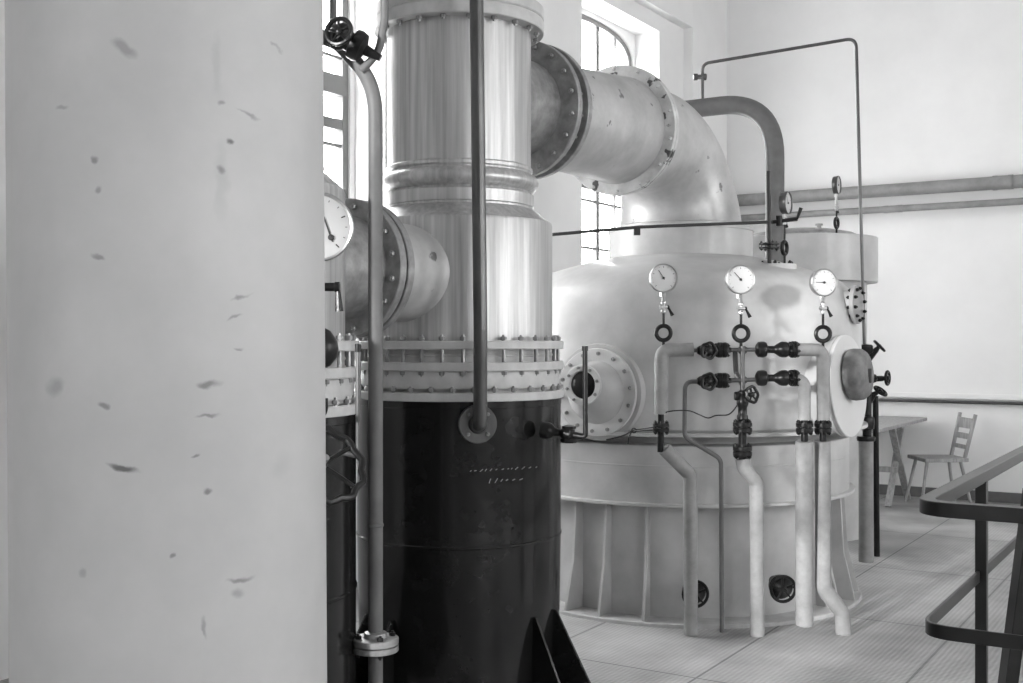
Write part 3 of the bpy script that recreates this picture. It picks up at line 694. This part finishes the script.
# ------------------------------------------------------------------ pipes behind
hh = 8.7
h0 = P(700, 108, hh)
hx = V((WX-.05, h0.y, h0.z)); hv = V((P(775.5, 180, 8.40).x, h0.y, h0.z))
run('bent_pipe', 'fat grey pipe arching down behind the elbow on the tank', [hx, hv, V((hv.x, hv.y, .0))], .068, 'grey', .42, seg=28, n=14)
gz = 3.69
g1 = V((h0.x+.02, h0.y, h0.z+.06)); gt = P(856, 38, 8.1)
bm = new()
tube(bm, fillet([g1, V((g1.x, g1.y, P(700, 64, 8.7).z)), gt, P(864.5, 352, 8.1)], [.06, .07], 8), .012, 12)
lathe(bm, [(.03, -.012), (.03, .012)], P(700, 77, 8.7), Z_, 12); lathe(bm, [(.02, -.05), (.026, -.045), (.026, -.02), (.015, -.02), (.015, .02), (.026, .02), (.026, .045), (.02, .05)], P(700, 77, 8.7), RIGHT, 12)
tag(obj('thin_pipe', bm, 'steel'), 'very thin pipe looping over the wall from bent pipe down to side valve cluster', 'pipe')
for (y, r, lab) in ((189.5, .064, 'upper and thicker of two level pipes along the back wall'), (208.5, .034, 'lower and thinner of two level pipes along the back wall')):
    k = (900-511.5)/F; yy = BY-.15; d = yy/(k*ST+CT); z = H+(341.5-y)/F*d
    bm = new(); tube(bm, [V((WX+.1, yy, z)), V((RX, yy, z))], r, 20)
    for px in ((1003,) if r > .05 else (893, 722)):
        kk = (px-511.5)/F; dd = yy/(kk*ST+CT); xx = W(kk*dd, dd, 0).x
        lathe(bm, [(r*1.1, -.09), (r*1.1, -.05), (r*1.05, -.045), (r*1.05, .045), (r*1.1, .05), (r*1.1, .09)], V((xx, yy, z)), X_, 20)
    o = tag(obj('wall_pipe', bm, 'wallpipe'), lab, 'pipe', 'level pipes on the back wall')
yy = BY-.05; k = (940-511.5)/F; d = yy/(k*ST+CT); z = H-(401.5-341.5)/F*d
t = thing('wall_conduit', 'thin dark conduit on a pale ledge running along the back wall behind the chair', 'conduit', V((0, yy, z)))
bm = new(); tube(bm, [V((WX+.1, yy, z)), V((RX, yy, z))], .016, 12); obj('tube', bm, 'steel', t)
bm = new(); box(bm, V(((WX+.1+RX)/2, BY-.02, z+.055)), (RX-WX-.1, .04, .05)); obj('ledge', bm, 'wall', t)
# valve cluster and its lagged post on the right of the tank
vd = 8.1; kv = vd/F
t = thing('valve_cluster', 'cluster of three small handwheel valves on top of a pale post right of the hatch', 'valve', P(866, 440, vd))
bm = new()
c = P(864.5, 349, vd); lathe(bm, [(.02, -.05), (.055, -.025), (.058, -.02), (.058, .02), (.05, .03), (.02, .035)], c, Z_, 20)
tube(bm, [P(864.5, 352, vd), P(865, 362, vd), P(867, 372, vd), P(867, 440, vd)], [.018, .03, .035, .03], 14)
lathe(bm, [(.03, -.03), (.05, -.02), (.06, .0), (.05, .03), (.03, .04)], P(869, 379, vd), Z_, 16); lathe(bm, [(.03, -.05), (.055, -.04), (.06, 0), (.055, .04), (.03, .05)], P(866, 423, vd), Z_, 16)
lathe(bm, [(.062, -.02), (.065, 0), (.062, .012)], P(866, 438, vd), Z_, 24)
obj('body', bm, 'iron', t)
for (a, b, w, ax_) in (((866, 363), (876, 350), (879.5, 346), (.75, -.2, .75)), ((869, 379), (882, 378.5), (887.5, 378), (.85, -.6, 0)), ((868, 404), (874, 394), (880.5, 391), (.5, -.5, .9))):
    ax_ = W(*ax_).normalized(); bm = new()
    wcn = P(w[0], w[1], vd-.02)
    wheel(bm, wcn, ax_, 6.6*kv, 1.4*kv, 4); hw = obj('handwheel', bm, 'iron', t)
    bm = new(); tube(bm, [P(a[0], a[1], vd), P(b[0], b[1], vd), wcn], [.022, .02, .009], 10); obj('stem', bm, 'iron', t)
run('lagged_post', 'pale lagged post right of the tank under the valve cluster', [P(866, 440, vd), P(866, 562.5, vd)], 7.2*kv, 'lag', .02)
run('drain_pipe', 'thin dark upright pipe close behind the pale lagged post', [P(875.5, 396, 8.3), P(877, 556.2, 8.3)], .021, 'iron', .02)

# ------------------------------------------------------------------ table and chair by the back wall
tx1, ty0, ty1, tz = -2.55, 9.95, 11.82, .80
t = thing('trestle_table', 'wooden table on crossed trestle legs against the back wall', 'table', V((tx1-.45, (ty0+ty1)/2, 0)))
bm = new(); box(bm, (tx1-.45, (ty0+ty1)/2, tz-.016), (.9, ty1-ty0, .032)); obj('tabletop', bm, 'wood', t, bev=.004)
for xx in (tx1-.14, tx1-.76):
    for (ya, yb, o_) in ((10.95, 11.62, .0), (11.5, 11.0, -.035)):
        bm = new(); bar(bm, (xx+o_, ya+.02, tz-.032), (xx+o_, yb, .0), .03, .06, X_); obj('leg', bm, 'wood', t)
bm = new(); box(bm, (tx1-.45-.018, 11.2, .33), (.66, .05, .05)); obj('stretcher', bm, 'wood', t)
bm = new(); box(bm, (tx1-.45, 11.25, tz-.055), (.7, .08, .045)); obj('rail', bm, 'wood', t)

cc = W((938-511.5)/F*10.95, 10.95, 0); fw = -W(1, .05, 0).normalized(); sd = V((-fw.y, fw.x, 0)); hz_ = .455
def CH(f, s, z): return V((cc.x, cc.y, 0))+fw*f+sd*s+Z_*z
t = thing('wooden_chair', 'plain wooden chair with splayed legs and ladder back by the back wall', 'chair', V((cc.x, cc.y, 0)))
bm = new(); prism(bm, [CH(.21, .22, hz_-.035), CH(.21, -.22, hz_-.035), CH(-.22, -.18, hz_-.035), CH(-.22, .18, hz_-.035)], Z_*.035); obj('seat', bm, 'wood', t, bev=.005)
for f, s in ((1, 1), (1, -1), (-1, 1), (-1, -1)):
    bm = new(); tube(bm, [CH(.16*f, .13*s, hz_-.03), CH(.24*f, .19*s, .0)], [.017, .013], 10); obj('leg', bm, 'wood', t)
for s in (1, -1):
    bm = new(); bar(bm, CH(-.19, .145*s, hz_-.02), CH(-.29, .165*s, hz_+.41), .022, .04, fw.cross(Z_)); obj('back_post', bm, 'wood', t)
for z0, h in ((.34, .10), (.22, .055), (.12, .04)):
    k = z0/.44
    bm = new(); n1 = (CH(-.29, 0, .44)-CH(-.19, 0, 0)).normalized()
    box(bm, CH(-.19-.10*k, 0, hz_+z0-.02), (.30, .014, h), sd, fw, Z_); obj('back_slat', bm, 'wood', t)

# ------------------------------------------------------------------ railing
rz, rl_ = .985, .537
c0 = P(921, 497, 4.12); c0 = V((c0.x, c0.y, 0))
t = thing('guard_railing', 'black flat bar guard railing with rounded corner at the right edge', 'railing', c0+V((1, 1, 0)))
def flat(pts, w, h, m, name):
    bm = new(); pts = fillet(pts, .12, 8); rows = []
    for i, p in enumerate(pts):
        tt = (pts[min(i+1, len(pts)-1)]-pts[max(i-1, 0)]).normalized(); s = Z_.cross(tt).normalized()
        rows.append([bm.verts.new(p+s*(a*w/2)+Z_*(b*h/2)) for a, b in ((-1, -1), (1, -1), (1, 1), (-1, 1))])
    for a, b in zip(rows, rows[1:]):
        for k in range(4): bm.faces.new((a[k], a[(k+1) % 4], b[(k+1) % 4], b[k]))
    bm.faces.new(rows[0][::-1]); bm.faces.new(rows[-1]); return obj(name, bm, m, t, bev=.003)
ra, rb = c0+V((2.6, 0, 0)), c0+V((0, 4.2, 0))
flat([ra+Z_*(rz-.03), c0+Z_*(rz-.03), rb+Z_*(rz-.03)], .055, .052, 'rail', 'handrail')
flat([ra+Z_*(rl_-.02), c0+Z_*(rl_-.02), rb+Z_*(rl_-.02)], .014, .05, 'rail', 'mid_rail')
for p in (c0+V((.01, 1.12, 0)), c0+V((.025, 3.3, 0)), c0+V((1.25, .025, 0))):
    bm = new(); box(bm, p+Z_*((rz-.05)/2), (.048, .045, rz-.05)); obj('post', bm, 'rail', t, bev=.003)
bm = new(); bar(bm, P(1033, 490, 4.35), P(1000, 745, 4.42), .05, .07, AWAY); obj('brace', bm, 'rail', t, bev=.003)

# ------------------------------------------------------------------ pipes left of the column
D2 = 4.0; K2 = D2/F
t = thing('standpipe', 'grey upright pipe bending away at the top, beside the pale foreground cylinder', 'pipe', P(375.5, 742, D2))
bm = new(); pb = P(375.5, 743, D2); pb.z = 0
tube(bm, fillet([pb, P(375.5, 84, D2), P(340, 45, D2+.1), P(290, 22, D2+.25)], [.28, .2], 10), 7.4*K2, 24); obj('tube', bm, 'grey', t)
fz = P(375.5, 641, D2)
bm = new()
lathe(bm, [(7.4*K2, .034), (11*K2, .03), (12*K2, .014), (22.5*K2, .012), (23*K2, .010), (23*K2, -.008), (22.5*K2, -.010), (10*K2, -.010)], fz, Z_, 40)
lathe(bm, [(10*K2, .010), (22.5*K2, .008), (23*K2, .006), (23*K2, -.010), (22.5*K2, -.012), (8*K2, -.013)], fz-Z_*.022, Z_, 40); fl = obj('flange', bm, 'ring', t)
bolts(fl, 'bolt', fz-Z_*.01, Z_, 17.5*K2, 4, .046, .011, 'iron', 2, .6)
bm = new(); lathe(bm, [(7.0*K2, -.007), (7.4*K2, -.006), (8.2*K2, -.003), (8.2*K2, .003), (7.4*K2, .006)], P(375.5, 525, D2), Z_, 24); obj('seam_ring', bm, 'grey', t)
t = thing('needle_valve', 'black round valve high on the bend of the grey standpipe', 'valve', P(350, 42, D2), )
vc = P(350, 42, D2-.02); va = (P(368, 50, D2)-P(334, 32, D2)).normalized()
bm = new(); lathe(bm, [(.012, -.08), (.03, -.07), (.05, -.05), (.052, -.03), (.035, -.012), (.035, .005), (.052, .012), (.055, .03), (.05, .048), (.02, .06), (.012, .12)], vc, va, 24); obj('body', bm, 'iron', t)
bm = new(); tube(bm, [vc, vc-AWAY*.09], .01, 8); wheel(bm, vc-AWAY*.085-va*.03, (-AWAY-va*.3).normalized(), .045, .008, 5); obj('handwheel', bm, 'iron', t)
run('branch_pipe', 'thin grey pipe curving down into the standpipe bend beside the column head', [P(385.5, -140, D2), P(384.5, 20, D2), P(379, 52, D2), P(361, 71, D2)], 4.0*K2, 'grey', [.1, .12], n=8)
run('feed_pipe', 'short dark pipe dropping onto the round valve above the standpipe bend', [P(333, -140, D2), P(333, 32, D2)], 3.4*K2, 'grey', .02)

# ------------------------------------------------------------------ light and camera
w = bpy.data.worlds.new('sky'); sc.world = w; w.use_nodes = True
bg = w.node_tree.nodes['Background']; bg.inputs[0].default_value = (1, 1, 1, 1); bg.inputs[1].default_value = 12.0
sun = bpy.data.lights.new('low_sun', 'SUN'); sun.energy = 7.0; sun.angle = math.radians(3)
so = bpy.data.objects.new('low_sun', sun); COL.objects.link(so); so.location = (-4, -8, 4)
so.rotation_mode = 'QUATERNION'; so.rotation_quaternion = V((0, 0, -1)).rotation_difference(V((.13, 1, -.15)).normalized())
cam = bpy.data.cameras.new('camera'); co = bpy.data.objects.new('camera', cam); COL.objects.link(co)
cam.sensor_width = 36; cam.lens = 36*F/1023; co.location = (0, 0, H); co.rotation_euler = (PI/2, 0, TH)
cam.clip_start = .05; cam.clip_end = 200
sc.camera = co
sc.view_settings.view_transform = 'Standard'; sc.view_settings.look = 'None'; sc.view_settings.gamma = 1
sc.view_settings.use_curve_mapping = False
sc.view_settings.exposure = 0.35
